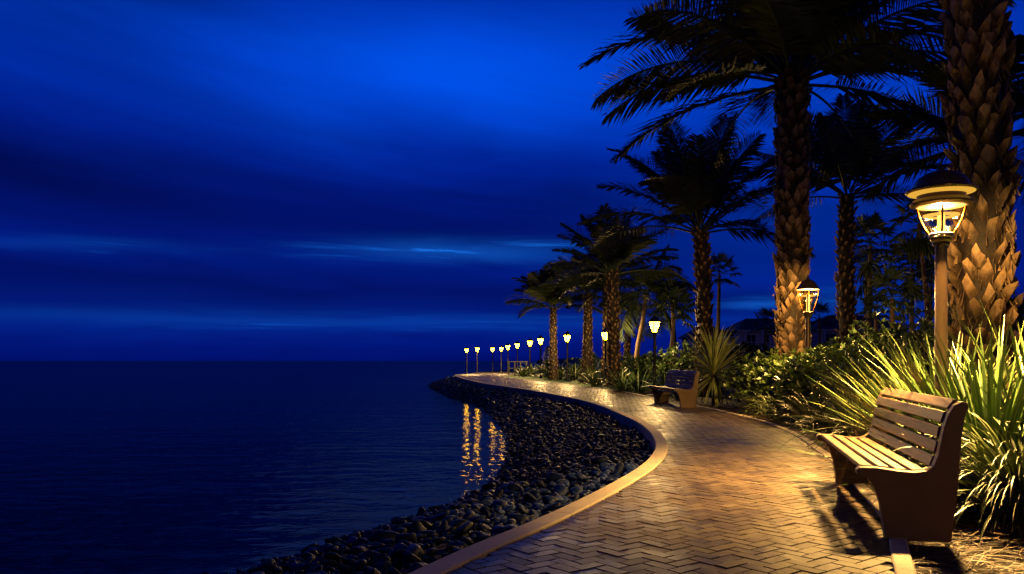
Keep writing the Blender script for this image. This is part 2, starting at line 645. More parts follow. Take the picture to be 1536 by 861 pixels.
# water: one sheet to the horizon
mb = MB()
S = 9000
mb.add([(-S, -400, -.7), (S, -400, -.7), (S, S, -.7), (-S, S, -.7)], [(0, 1, 2, 3)])
tag(mb.build('water', M['water'], smooth=False), kind='structure')

# herringbone bricks, each a separate bevelled brick inside the paving mesh
W_, L_ = .09, .18
xs0, ys0, xs1, ys1 = -6, -4, 7, 69
ang = R(38)
ca, sa = math.cos(ang), math.sin(ang)
n = int(80 / W_)
cells = []
ii, jj = np.meshgrid(np.arange(-n, n), np.arange(-n, n), indexing='ij')
ii, jj = ii.ravel(), jj.ravel()
d = (ii - jj) % 4
sel_h, sel_v = d == 0, d == 3
ci = np.concatenate([ii[sel_h] + 1.0, ii[sel_v] + .5]) * W_
cj = np.concatenate([jj[sel_h] + .5, jj[sel_v] + 1.0]) * W_
hv = np.concatenate([np.ones(sel_h.sum()), np.zeros(sel_v.sum())])
bx = ci * ca - cj * sa
by = ci * sa + cj * ca + 20
keep = (bx > xs0) & (bx < xs1) & (by > ys0) & (by < ys1)
bx, by, hv = bx[keep], by[keep], hv[keep]
grow = np.concatenate([Lc + LN * .05, (Rc - RN * .03)[::-1]])
keep = in_poly(bx, by, grow)
bx, by, hv = bx[keep], by[keep], hv[keep]
nb = len(bx)
hl = np.where(hv > .5, L_, W_) / 2 - .0016
hw = np.where(hv > .5, W_, L_) / 2 - .0016
zz = RNG.normal(0, .0012, (nb, 1)) + RNG.normal(0, .0009, (nb, 4))
V = np.zeros((nb, 8, 3))
for k, (a, c) in enumerate([(-1, -1), (1, -1), (1, 1), (-1, 1)]):
    for lev, (ins, dzv) in enumerate([(0.0, -.011), (.004, 0.0)]):
        u_ = a * (hl - ins)
        w_ = c * (hw - ins)
        V[:, lev * 4 + k, 0] = bx + u_ * ca - w_ * sa
        V[:, lev * 4 + k, 1] = by + u_ * sa + w_ * ca
        V[:, lev * 4 + k, 2] = dzv + (zz[:, k] if lev else 0)
base = (np.arange(nb) * 8)[:, None, None]
fc = np.array([[4, 5, 6, 7], [0, 1, 5, 4], [1, 2, 6, 5], [2, 3, 7, 6], [3, 0, 4, 7]])[None] + base


def np_mesh(name, verts, faces, mat, smooth=False):
    me = bpy.data.meshes.new(name)
    nv, nf, k = len(verts), len(faces), faces.shape[1]
    me.vertices.add(nv)
    me.vertices.foreach_set('co', verts.astype(np.float32).ravel())
    me.loops.add(nf * k)
    me.loops.foreach_set('vertex_index', faces.astype(np.int32).ravel())
    me.polygons.add(nf)
    me.polygons.foreach_set('loop_start', np.arange(0, nf * k, k, dtype=np.int32))
    me.polygons.foreach_set('use_smooth', np.full(nf, smooth))
    me.materials.append(mat)
    me.update(calc_edges=True)
    me.validate()
    o = bpy.data.objects.new(name, me)
    C.objects.link(o)
    return o


tag(np_mesh('brick_pavement', V.reshape(-1, 3), fc.reshape(-1, 4), M['brick']), kind='structure')


def strip(name, c, nrm, prof, mat, smooth=False):
    """sweep the profile [(offset along normal, z)] along the line c"""
    mb = MB()
    m_ = len(prof)
    vs = [(c[i][0] + nrm[i][0] * o, c[i][1] + nrm[i][1] * o, z) for i in range(len(c)) for o, z in prof]
    fs = [(i * m_ + k, i * m_ + k + 1, (i + 1) * m_ + k + 1, (i + 1) * m_ + k) for i in range(len(c) - 1) for k in range(m_ - 1)]
    arc = np.concatenate([[0], np.cumsum(np.linalg.norm(np.diff(c, axis=0), axis=1))])
    mb.add(vs, fs, [float(arc[i]) for i in range(len(c)) for _ in prof])
    o = mb.build(name, mat, smooth=smooth, edge=True)
    return tag(o, kind='structure')


strip('sea_kerb', Lc, LN, [(0, -.03), (0, .008), (.008, .016), (.150, .016), (.16, .006), (.162, -.5)], M['kerb'])
strip('bed_kerb', Rc, RN, [(0, -.03), (0, .010), (-.008, .014), (-.092, .014), (-.10, .010), (-.10, -.05)], M['kerb'])

# lawn strip beyond the far part of the path
i0 = int(np.argmax(Rc[:, 1] > 29.0))
i1 = int(np.argmax(Rc[:, 1] > 57.5))
lw = [tuple(Rc[i] - RN[i] * .10) for i in range(i0, i1)]
lw += [(1.2, 60.5), (4, 61.0), (9, 60), (9.5, 40), (8, 30)]
sheet('lawn', lw, -.006, M['lawn'])

# stone bank between the kerb and the water
Wt = np.interp(Lc[:, 1], [4, 7, 11, 20, 26, 33, 45, 52, 60], [2.6, 2.5, 2.2, 2.1, 1.7, 1.25, 1.35, 1.6, 1.7])
prof = [(0.0, -.16), (.35, -.30), (.7, -.50), (1.0, -.70), (1.35, -1.0), (1.9, -1.6)]


def bank_z(q):
    return np.interp(q, [0, .35, .7, 1.0, 1.35, 1.9], [-.16, -.30, -.50, -.70, -1.0, -1.6])


iB = int(np.argmax(Lc[:, 0] > 1.0 + 0 * Lc[:, 0])) if False else None
endB = max(i for i in range(len(Lc)) if Lc[i][1] > 64 and Lc[i][0] < 4)
mb = MB()
mp = len(prof)
vs = []
for i in range(endB):
    for q, z in prof:
        o_ = .15 + q * Wt[i]
        vs.append((Lc[i][0] + LN[i][0] * o_, Lc[i][1] + LN[i][1] * o_, z - .05))
mb.add(vs, [(i * mp + k, i * mp + k + 1, (i + 1) * mp + k + 1, (i + 1) * mp + k) for i in range(endB - 1) for k in range(mp - 1)])
tag(mb.build('shore_bank', M['bank']), kind='structure')


def icos(sub):
    import bmesh
    bm = bmesh.new()
    bmesh.ops.create_icosphere(bm, subdivisions=sub, radius=1.0)
    bm.verts.ensure_lookup_table()
    vv = np.array([v_.co[:] for v_ in bm.verts])
    ff = np.array([[q.index for q in f_.verts] for f_ in bm.faces])
    bm.free()
    return vv, ff


def pebble(sub, rng):
    vv, ff = icos(sub)
    s = 1 + .22 * np.sin(vv @ rng.normal(0, 1.7, 3) + rng.uniform(0, 6)) + .06 * np.sin(vv @ rng.normal(0, 5, 3)) + .14 * np.sin(vv @ rng.normal(0, 2.6, 3) + rng.uniform(0, 6))
    for _ in range(8):                       # broken and worn flats
        nn = rng.normal(0, 1, 3); nn /= np.linalg.norm(nn)
        dd = vv @ nn
        s = np.where(dd > .55, s * (1 - .62 * (dd - .55)), s)
    vv = vv * s[:, None] * np.array([1, rng.uniform(.62, .85), rng.uniform(.42, .62)])
    return vv, ff


# sample the bank
seg = np.linalg.norm(np.diff(Lc[:endB], axis=0), axis=1)
cum = np.concatenate([[0], np.cumsum(seg)])
N_ST = 22000
stones = []
tot = cum[-1]
u = RNG.uniform(0, 1, N_ST)
s_ = np.clip(tot * u ** 1.35, 0, tot - .01)            # denser near, where the single stones show
idx = np.searchsorted(cum, s_) - 1
idx = np.clip(idx, 0, endB - 2)
fr_ = (s_ - cum[idx]) / np.maximum(seg[idx], 1e-6)
P0 = Lc[idx] * (1 - fr_)[:, None] + Lc[idx + 1] * fr_[:, None]
NN = LN[idx]
q = RNG.uniform(-.02, 1.18, N_ST)
off = .26 + q * Wt[idx]
SX = P0[:, 0] + NN[:, 0] * off
SY = P0[:, 1] + NN[:, 1] * off
size = np.clip(RNG.lognormal(math.log(.050), .40, N_ST), .026, .125)
size = np.where(SY > 20, size * 1.35, size)
SZ = bank_z(q) + size * .18 + RNG.uniform(-.02, .03, N_ST)
SZ = np.where(SX > 99, SZ, SZ)
vis = (SY > 1.0) & ((SX / np.maximum(SY, .1) * F + 768) > -60)
order = np.argsort(-(size / np.maximum(SY, .5)) * vis)
# single stones: the 290 that show largest inside the frame
pyy = 541 + F * (CAM_H - SZ) / np.maximum(SY, .3)
pxx = 768 + F * SX / np.maximum(SY, .3)
inframe = (pyy < 875) & (pxx > -20) & (SY > 1) & (SZ > -.74)
order = np.argsort(-np.where(inframe, size / np.maximum(SY, .5), 0))
single = order[:290]
rest = np.setdiff1d(np.arange(N_ST), single)
peb = []
for k in range(12):
    vv, ff = pebble(3, RNG)
    o = np_mesh('stone', vv, ff, M['stone'], True)
    peb.append(o.data)
    bpy.data.objects.remove(o)
for k in single:
    o = bpy.data.objects.new('stone', peb[int(RNG.integers(12))])
    C.objects.link(o)
    sz = float(size[k])
    o.location = (float(SX[k]), float(SY[k]), float(SZ[k]))
    o.scale = (sz, sz, sz)
    o.rotation_euler = (float(RNG.normal(0, .35)), float(RNG.normal(0, .35)), float(RNG.uniform(0, 6.3)))
    tag(o, 'rounded dark wet stone on the bank between the near kerb and the water', 'stone', 'stones on the near part of the bank')
lib = [pebble(2, RNG) for _ in range(10)]
lib1 = [pebble(1, RNG) for _ in range(8)]
av, af, o_ = [], [], 0
for k in rest:
    vv, ff = lib[k % 10] if SY[k] < 10 else lib1[k % 8]
    a, b_, c_ = RNG.normal(0, .35), RNG.normal(0, .35), RNG.uniform(0, 6.3)
    Rm = np.array(Matrix.Rotation(c_, 3, 'Z') @ Matrix.Rotation(b_, 3, 'Y') @ Matrix.Rotation(a, 3, 'X'))
    av.append(vv @ Rm.T * size[k] + np.array([SX[k], SY[k], SZ[k]]))
    af.append(ff + o_)
    o_ += len(vv)
tag(np_mesh('bank_stones', np.concatenate(av), np.concatenate(af), M['stone'], True), 'dark wet riprap stones covering the curved shore bank', 'stones', kind='stuff')

# far dark shore behind the gardens
mb = MB()
pts = []
NH = 120
for i in range(NH + 1):
    x = 10 + i * 6.5
    hgt = 1.6 + 2.2 * min(1, i / 25) + .9 * math.sin(i * .7) * .4 + random.uniform(-.35, .35)
    pts.append((x, hgt))
vs = []
for x, hgt in pts:
    y = 300 + .1 * x
    vs += [(x, y - 30, -.1), (x, y - 8, hgt * .8), (x, y, hgt), (x, y + 40, -.1)]
mb.add(vs, [(i * 4 + k, (i + 1) * 4 + k, (i + 1) * 4 + k + 1, i * 4 + k + 1) for i in range(NH) for k in range(3)])
tag(mb.build('hill', M['hill']), kind='structure')


# ------------------------------------------------------------------ houses
def house(name, x0, x1, yf, depth, eave, ridge, label, wins, balcony=None, columns=()):
    root = empty(name, ((x0 + x1) / 2, yf, 0))
    tag(root, label, 'house', 'houses beyond the gardens')
    W2 = (x1 - x0) / 2
    mb = MB(); mb.box((0, depth / 2, eave / 2), (2 * W2, depth, eave)); mb.build('wall', M['wall'], root, False)
    mb = MB()
    ov = .6
    vs = [(-W2 - ov, -ov, eave + .02), (W2 + ov, -ov, eave + .02), (W2 + ov, depth + ov, eave + .02), (-W2 - ov, depth + ov, eave + .02),
          (-W2 * .45, depth / 2, ridge), (W2 * .45, depth / 2, ridge)]
    vs2 = [(x, y, z + .18) if i < 4 else (x, y, z) for i, (x, y, z) in enumerate(vs)]
    vs3 = vs[:4]
    mb.add(vs2 + vs3, [(0, 1, 5, 4), (1, 2, 5), (2, 3, 4, 5), (3, 0, 4), (6, 7, 1, 0), (7, 8, 2, 1), (8, 9, 3, 2), (9, 6, 0, 3), (9, 8, 7, 6)])
    mb.build('roof', M['roof'], root, False)
    mb = MB(); mb.box((0, -ov - .05, eave + .08), (2 * W2 + 2 * ov, .08, .22)); mb.build('fascia', M['white'], root, False)
    for wx, wz, ww, wh in wins:
        mb = MB()
        t_ = .11
        for c_, s in (((wx, -.05, wz + wh / 2), (ww + t_, .1, t_)), ((wx, -.05, wz - wh / 2), (ww + t_, .1, t_)),
                      ((wx - ww / 2, -.05, wz), (t_, .098, wh - t_)), ((wx + ww / 2, -.05, wz), (t_, .098, wh - t_)), ((wx, -.045, wz), (.07, .09, wh - t_))):
            mb.box(c_, s)
        f_ = mb.build('window', M['white'], root, False)
        mb = MB(); mb.box((wx, -.012, wz), (ww - .02, .02, wh - .02)); mb.build('pane', M['pane'], f_, False)
    if balcony:
        b0, b1, bz = balcony
        mb = MB(); mb.box(((b0 + b1) / 2, -1.0, bz), (b1 - b0, 1.99, .28)); bo = mb.build('balcony', M['white'], root, False)
        mb = MB()
        mb.box(((b0 + b1) / 2, -1.95, bz + 1.05), (b1 - b0, .07, .09))
        nbl = int((b1 - b0) / .5)
        for k in range(nbl + 1):
            mb.box((b0 + (b1 - b0) * k / nbl, -1.95, bz + .57), (.05, .05, .86))
        mb.build('railing', M['white'], bo, False)
        for cx in columns:
            mb = MB(); mb.box((cx, -1.9, bz / 2 - .08), (.28, .28, bz - .13)); mb.build('column', M['white'], root, False)
            mb = MB(); mb.box((cx, -1.9, (bz + 1.15 + eave) / 2), (.2, .2, eave - bz - 1.2)); mb.build('column', M['white'], root, False)
    return root


house('house', 37.2, 47.0, 130, 12, 5.9, 8.3, 'two storey house with dark hip roof left of the tallest palm trunk',
      [(-3.1, 4.5, 1.6, 1.7), (-.6, 4.5, 1.0, 1.7), (2.2, 4.5, 1.8, 1.5), (-3.1, 1.5, 2.2, 2.2), (1.4, 1.5, 2.6, 2.2)], (-4.6, 4.8, 3.0), (-4.5, -1.8, 4.6))
house('house', 30.5, 37.0, 134, 9, 5.0, 7.0, 'small house with low hip roof left of the two storey house',
      [(1.4, 2.9, 1.6, 1.6), (-1.2, 2.9, 1.3, 1.6)])
house('house', 48.4, 62.5, 126, 12, 5.9, 8.6, 'wide two storey house with white balcony rail right of the middle lamp',
      [(-5.2, 4.5, 2.2, 1.8), (-1.0, 4.5, 2.6, 1.8), (3.6, 4.5, 2.4, 1.8), (-4.6, 1.4, 2.4, 2.2), (.4, 1.4, 2.6, 2.2), (5.2, 1.4, 2.2, 2.2)],
      (-6.9, 6.9, 3.0), (-6.7, -3.4, 0, 3.4, 6.7))


# ------------------------------------------------------------------ benches
def bench(loc, rz, label):
    """local frame: y along the bench, x from the seat front to the back"""
    root = empty('park_bench', loc, rz)
    tag(root, label, 'bench', 'benches along the path')
    LEN = 2.36
    prof_ = [(.135, 0), (.125, .10), (.105, .22), (.07, .32), (.03, .375), (-.015, .385), (-.03, .40), (-.028, .425), (-.01, .438),
             (.08, .440), (.20, .425), (.30, .418), (.365, .428), (.405, .46), (.432, .53), (.447, .62), (.462, .70), (.488, .78),
             (.520, .83), (.560, .855), (.590, .845), (.596, .82), (.575, .76), (.56, .66), (.55, .50), (.535, .30), (.515, .12), (.50, 0)]
    for y0 in (0.0, LEN - .085):
        mb = MB()
        n_ = len(prof_)
        vs = [(x, y0, z) for x, z in prof_] + [(x, y0 + .085, z) for x, z in prof_]
        tri = tessellate_polygon([[Vector((x, z, 0)) for x, z in prof_]])
        fs = [(i, (i + 1) % n_, n_ + (i + 1) % n_, n_ + i) for i in range(n_)]
        for a, b_, c_ in tri:
            pa, pb, pc = prof_[a], prof_[b_], prof_[c_]
            cr = (pb[0] - pa[0]) * (pc[1] - pa[1]) - (pb[1] - pa[1]) * (pc[0] - pa[0])
            if cr < 0: b_, c_ = c_, b_
            fs += [(a, b_, c_), (n_ + a, n_ + c_, n_ + b_)]
        mb.add(vs, fs)
        o = mb.build('end_panel', M['bench_end'], root, False)
        bevel(o, .008, 2)
    # slats lie between the two end panels
    y0, y1 = .0875, LEN - .0875

    def slat(mid, ang_, wd, th, nm):
        mb = MB()
        mb.box((0, 0, 0), (wd, y1 - y0, th))
        ca_, sa_ = math.cos(ang_), math.sin(ang_)
        mb.v = [(mid[0] + x * ca_ - z * sa_, (y0 + y1) / 2 + y, mid[1] + x * sa_ + z * ca_) for x, y, z in mb.v]
        o = mb.build(nm, M['timber'], root, False)
        bevel(o, .006, 2)
        return o
    for cx, cz, a_ in ((.035, .432, -.02), (.135, .428, -.12), (.236, .415, -.08), (.334, .415, .10)):
        slat((cx, cz), a_, .070, .028, 'seat_slat')
    for cx, cz, a_ in ((.411, .478, 1.22), (.436, .568, 1.36), (.450, .660, 1.40), (.474, .751, 1.27), (.519, .830, .92)):
        slat((cx + .008, cz), a_, .073, .026, 'back_slat')
    # cross rails under the slats and slim struts behind
    for yy in (.62, LEN / 2, LEN - .62):
        mb = MB()
        pts_ = [(.0, yy, .398), (.14, yy, .396), (.30, yy, .380), (.40, yy, .40), (.449, yy, .48), (.477, yy, .60), (.497, yy, .71), (.555, yy, .815)]
        mb.tube(pts_, .012, 6)
        mb.build('strut', M['bench_end'], root)
    mb = MB()
    mb.box((.17, LEN / 2, .345), (.06, LEN - .176, .05))
    mb.build('rail', M['bench_end'], root, False)
    return root


def dir_z(ax, ay):
    return math.atan2(ay, ax) - math.pi / 2


bench((2.17, 4.94, 0), dir_z(.613, 2.27), 'curved slatted wooden bench in the foreground beside the near lamp')
bench((3.80, 18.55, 0), dir_z(-.20, 2.35), 'small distant slatted bench beside the path in front of a spiky yucca')


# ------------------------------------------------------------------ lamps
def lamp(loc, style, power, label, s=1.0):
    root = empty('street_lamp', loc)
    tag(root, label, 'lamp', 'lamps along the path')
    metal = M['bronze'] if style == 'near' else M['black_metal']
    if style == 'mid': metal = M['bronze']
    nn = 28 if style == 'near' else 16
    dz_ = 0 if style == 'near' else .19 if style == 'mid' else .105
    mb = MB()
    mb.lathe([(.10, 0), (.10, .02), (.085, .05), (.075, .14), (.062, .17), (.052, .20), (.047, 2.085 - dz_), (0, 2.085 - dz_)], nn)
    shade_sharp(mb.build('post', metal, root))
    mb = MB()
    mb.lathe([(r, z - dz_) for r, z in [(.056, 2.086), (.066, 2.09), (.068, 2.105), (.062, 2.115), (.082, 2.13), (.086, 2.142), (.080, 2.15), (.100, 2.163), (.094, 2.175), (.098, 2.19), (.088, 2.195), (0, 2.195)]], nn)
    shade_sharp(mb.build('fitter', metal, root), 30)
    gp = [(.090, 2.196), (.118, 2.24), (.146, 2.30), (.166, 2.36), (.180, 2.415)]
    if style != 'near':
        gp = [(.080, 2.006), (.112, 2.09), (.146, 2.20), (.170, 2.31), (.184, 2.415)] if style == 'mid' else [(.062, 2.091), (.092, 2.16), (.128, 2.26), (.155, 2.35), (.168, 2.415)]
    mb = MB()
    mb.lathe(gp, nn)
    gl_ = mb.build('lantern_glass', M['glass'] if style not in ('far', 'tip') else M['frost'], root)
    # ribs that follow the glass
    for k in range(4):
        a = math.pi / 4 + k * math.pi / 2 + .35
        mb = MB()
        mb.tube([((r + .006) * math.cos(a), (r + .006) * math.sin(a), z) for r, z in gp], .009 if style == 'near' else .010, 6)
        mb.build('rib', M['rib'] if style not in ('far', 'tip') else metal, gl_)
    if style == 'near':
        capp = [(0, 2.425), (.186, 2.422), (.215, 2.428), (.243, 2.440), (.246, 2.452), (.225, 2.478), (.190, 2.494), (.188, 2.520)]
        cap2 = [(.0, 2.521), (.19, 2.522), (.262, 2.545), (.279, 2.556), (.280, 2.566), (.262, 2.576), (.222, 2.590), (.214, 2.625), (.184, 2.668), (.130, 2.705),
                (.064, 2.728), (.036, 2.736), (.03, 2.750), (.018, 2.762), (0, 2.768)]
        mb = MB(); mb.lathe(capp, 40)
        o = mb.build('brim', metal, root); shade_sharp(o, 35)
        mb = MB(); mb.lathe(cap2, 40)
        o = mb.build('cap', metal, root); shade_sharp(o, 35)
        mb = MB(); mb.lathe([(.193, 2.5235), (.262, 2.5435), (.2625, 2.5415), (.193, 2.5205)], 40, close=True)
        mb.build('light_slot', M['line'], o)
    else:
        mb = MB()
        r_ = .205 if style == 'mid' else .205
        mb.lathe(([(0, 2.428), (.17, 2.425)] if style == 'mid' else [(0, 2.475), (.15, 2.475), (.165, 2.44)]) + [(r_, 2.418), (r_ + .006, 2.43), (r_ - .01, 2.45), (r_ - .045, 2.50), (.12, 2.56), (.06, 2.60), (.032, 2.615), (.03, 2.64), (.012, 2.665), (0, 2.69)], nn)
        shade_sharp(mb.build('cap', metal, root), 35)
    if style not in ('far', 'tip'):
        lt = 2.365 if style == 'near' else 2.325
        mb = MB(); mb.lathe([(0, 2.197 - dz_), (.030, 2.197 - dz_), (.030, lt), (0, lt)], 14)
        mb.build('lamp_tube', M['tube'], root)
        mb = MB(); lt -= .01; mb.lathe([(.10, lt - .022), (.142, lt - .012), (.142, lt), (.10, lt)], 24, close=True)
        mb.build('light_ring', M['ring'], root)
    if style not in ('far', 'tip'):
        ad = bpy.data.lights.new('lamp_downlight', 'AREA')      # the light disc under the cap
        ad.shape = 'DISK'
        ad.size = .30
        ad.spread = R(120 if style == 'near' else 155)
        ad.energy = power * (4.8 if style == 'near' else .9)
        ad.color = AMBER
        ao = bpy.data.objects.new('lamp_downlight', ad)
        C.objects.link(ao)
        ao.parent = root
        ao.location = (0, 0, 2.37)
    if style == 'tip':
        ad = bpy.data.lights.new('lamp_downlight', 'AREA')
        ad.shape = 'DISK'
        ad.size = .2
        ad.energy = power
        ad.color = AMBER
        ao = bpy.data.objects.new('lamp_downlight', ad)
        C.objects.link(ao)
        ao.parent = root
        ao.location = (0, 0, 2.468)
        root.scale = (s, s, s)
        return root
    ld = bpy.data.lights.new('lamp_light', 'POINT')
    ld.energy = power
    ld.color = AMBER
    ld.shadow_soft_size = .028 if style not in ('far', 'tip') else .06
    lo = bpy.data.objects.new('lamp_light', ld)
    C.objects.link(lo)
    lo.parent = root
    lo.location = (0, 0, 2.398 if style == 'near' else 2.36 if style == 'mid' else 2.33)
    root.scale = (s, s, s)
    return root


lamp((3.69, 6.85, 0), 'near', 680, 'tall bronze lantern lamp with broad double brim behind the foreground bench')
lamp((3.0, -1.6, 0), 'mid', 150, 'lantern lamp further back along the path, outside the picture')
lamp((5.50, 14.8, 0), 'mid', 520, 'bronze lantern lamp rising from the glossy shrubs before the tallest trunk')
far0 = lamp((4.22, 36.0, 0), 'far', 1700, 'lamp whose lantern overlaps the thick palm trunk left of the curved palm', .98)
tip0 = None
far_spots = [
    (982, 26.8, .99, 'lantern lamp just left of the distant bench'),
    (851, 42.4, 1.01, 'lamp between the two pale lit palm trunks over the lawn'),
    (811, 49.6, 1.02, 'lamp just left of the outermost palm trunk on the lawn'),
    (795, 56.0, 1.02, 'lamp above the low railing, second left of the outermost palm'),
    (776, 61.0, .99, 'lamp rising from the middle of the low pale railing'),
    (762, 66.0, .97, 'lamp at the left end of the low pale railing'),
    (752, 70.0, .93, 'lamp left of the railing, second of the close pair before open water'),
    (739, 75.5, .94, 'smallest lamp, alone between the path tip pair and the railing lamps'),
    (716, 68.3, .90, 'right one of the two lamps on the far tip of the path'),
    (700, 68.0, .86, 'outermost lamp on the far tip of the path above the sea'),
]
for px, Y, s, lab in far_spots:
    if px > 800:
        o = copy_tree(far0)
    elif tip0 is None:
        o = tip0 = lamp((0, 0, 0), 'tip', 700, lab)
    else:
        o = copy_tree(tip0)
    o.location = ((px - 768) * Y / F, Y, 0)
    o.scale = (s, s, s)
    o['label'] = lab

# low pale railing near the path's far end
root = empty('railing', (-.22, 57.5, 0))
tag(root, 'low pale timber railing on the lawn beneath the distant lamps', 'railing')
for k in range(4):
    mb = MB(); mb.box((k * .42, 0, .50), (.09, .09, 1.0)); mb.build('post', M['timber_rail'], root, False)
mb = MB(); mb.box((.63, 0, 1.03), (1.5, .14, .06)); mb.build('top_rail', M['timber_rail'], root, False)
mb = MB(); mb.box((.63, .05, .55), (1.24, .03, .08)); mb.build('lower_rail', M['timber_rail'], root, False)


# ------------------------------------------------------------------ palms
def bez(p0, p1, p2, n):
    return [tuple((1 - s) ** 2 * a + 2 * s * (1 - s) * b_ + s * s * c_ for a, b_, c_ in zip(p0, p1, p2)) for s in [i / n for i in range(n + 1)]]


def trunk_mesh(pts, r0, r1, boots, bw, bh, bd, flare=1.25, seed=0, fibre=0):
    rg = random.Random(seed)
    mb = MB()
    m_ = len(pts)
    rad = []
    for i in range(m_):
        s = i / (m_ - 1)
        r_ = r0 + (r1 - r0) * s
        r_ *= 1 + (flare - 1) * math.exp(-s * 9)
        rad.append(r_)
    mb.tube(pts, rad, 14)
    P = [Vector(p) for p in pts]
    for k in range(boots):
        if rg.random() < .07: continue
        s = min(max((k + .5 + rg.uniform(-1.6, 1.6)) / boots, .004), .996)
        f_ = s * (m_ - 1)
        i = min(int(f_), m_ - 2)
        c_ = P[i].lerp(P[i + 1], f_ - i)
        ax = (P[i + 1] - P[i]).normalized()
        r_ = rad[i] + (rad[i + 1] - rad[i]) * (f_ - i)
        a = k * 2.39996 + rg.uniform(-.3, .3)
        nrm = Vector((math.cos(a), math.sin(a), 0))
        nrm = (nrm - ax * nrm.dot(ax)).normalized()
        tan = ax.cross(nrm)
        w2 = bw * rg.uniform(.8, 1.25) / 2
        h_ = bh * rg.uniform(.75, 1.3)
        d_ = bd * rg.uniform(.55, 1.4)
        o_ = c_ + nrm * (r_ * .96)
        tl = rg.uniform(-.25, .25) * w2

        def q(t, v_, n_):
            return tuple(o_ + tan * t + ax * v_ + nrm * n_)
        vs = [q(0, -h_ * .1, 0), q(-w2, .42 * h_, .012), q(w2, .42 * h_, .012), q(-w2 * rg.uniform(.45, .75) + tl, h_ * rg.uniform(.8, 1.05), d_ * rg.uniform(.7, 1.1)),
              q(w2 * rg.uniform(.45, .75) + tl, h_ * rg.uniform(.8, 1.05), d_ * rg.uniform(.7, 1.1)),
              q(tl * .5 + w2 * rg.uniform(-.2, .2), h_ * rg.uniform(.4, .6), d_ * .72 + .012), q(tl, h_ * .82, d_ * .15),
              q(tl + w2 * rg.uniform(-.3, .3), h_ * rg.uniform(1.0, 1.35), d_ * rg.uniform(.8, 1.25))]
        mb.add(vs, [(0, 5, 1), (0, 2, 5), (1, 5, 3), (5, 2, 4), (5, 7, 3), (5, 4, 7), (7, 4, 6), (3, 7, 6), (1, 3, 6), (2, 6, 4)], [.15, .2, .2, .9, .9, .7, .1, 1])
        for _ in range(fibre):                       # loose fibre hanging between the leaf bases
            t0_, v0_ = rg.uniform(-1, 1) * w2, rg.uniform(.2, 1) * h_
            fl, n0_ = rg.uniform(.06, .2), rg.uniform(.01, d_ * .7)
            dt = rg.uniform(-.06, .06)
            mb.add([q(t0_ - .003, v0_, n0_), q(t0_ + .003, v0_, n0_), q(t0_ + dt + .002, v0_ - fl, n0_ + rg.uniform(0, .05)), q(t0_ + dt - .002, v0_ - fl, n0_ + rg.uniform(0, .05))],
                   [(0, 1, 2, 3)], [.5, .5, .8, .8])
    return mb


def frond(mb, base, phi, elev, L, droop, pairs, leaf, rg, wleaf=.030, nseg=14, start=.19, vlift=.16, roll=0.0):
    """one pinnate frond: arched midrib with two rows of narrow leaflets"""
    d0 = Vector((math.cos(phi), math.sin(phi), 0))
    p = Vector(base)
    pts, tans = [p.copy()], []
    roll = rg.uniform(-.7, .7)
    st = L / nseg
    side_turn = rg.uniform(-.25, .25)
    for i in range(nseg):
        s = (i + .5) / nseg
        e_ = elev - droop * s ** 1.35
        ph = phi + side_turn * s * s
        t_ = Vector((math.cos(ph) * math.cos(e_), math.sin(ph) * math.cos(e_), math.sin(e_)))
        tans.append(t_)
        p = p + t_ * st
        pts.append(p.copy())
    tans.append(tans[-1])
    mb.tube(pts, [.032 * L / 3.5 * (1 - .85 * i / nseg) + .003 for i in range(nseg + 1)], 5, False)
    for k in range(pairs):
        s = start + (1 - start) * (k + .5) / pairs
        f_ = s * nseg
        i = min(int(f_), nseg - 1)
        c_ = pts[i].lerp(pts[i + 1], f_ - i)
        t_ = tans[i]
        sd_ = t_.cross(Vector((0, 0, 1)))
        if sd_.length < .05:
            sd_ = Vector((-math.sin(phi), math.cos(phi), 0))
        sd_.normalize()
        up = sd_.cross(t_).normalized()
        if roll:
            sd_, up = sd_ * math.cos(roll) + up * math.sin(roll), up * math.cos(roll) - sd_ * math.sin(roll)
        x_ = (s - start) / (1 - start)
        ll = leaf * (.42 + .95 * math.sin(math.pi * min(x_ * .85 + .14, 1)) ** .8) * rg.uniform(.88, 1.1) * (1 - .35 * x_ ** 4)
        fw = .38 + .62 * x_ + rg.uniform(-.08, .08)       # leans further forward towards the tip
        for sg in (-1, 1):
            lift = vlift + rg.uniform(-.25, .25)
            dr = (sd_ * sg + t_ * fw + up * lift).normalized()
            mid = c_ + dr * ll * .5 + Vector((0, 0, -.02 * ll))
            tip = c_ + dr * ll + Vector((0, 0, -.16 * ll * rg.uniform(.4, 1.4)))
            wv = t_.cross(dr).cross(dr)
            wv = (up * .55 + t_ * .8).normalized() * wleaf * .5
            vs = [tuple(c_ - wv * .5), tuple(c_ + wv * .5), tuple(mid + wv), tuple(mid - wv), tuple(tip)]
            mb.add(vs, [(0, 1, 2, 3), (3, 2, 4)])


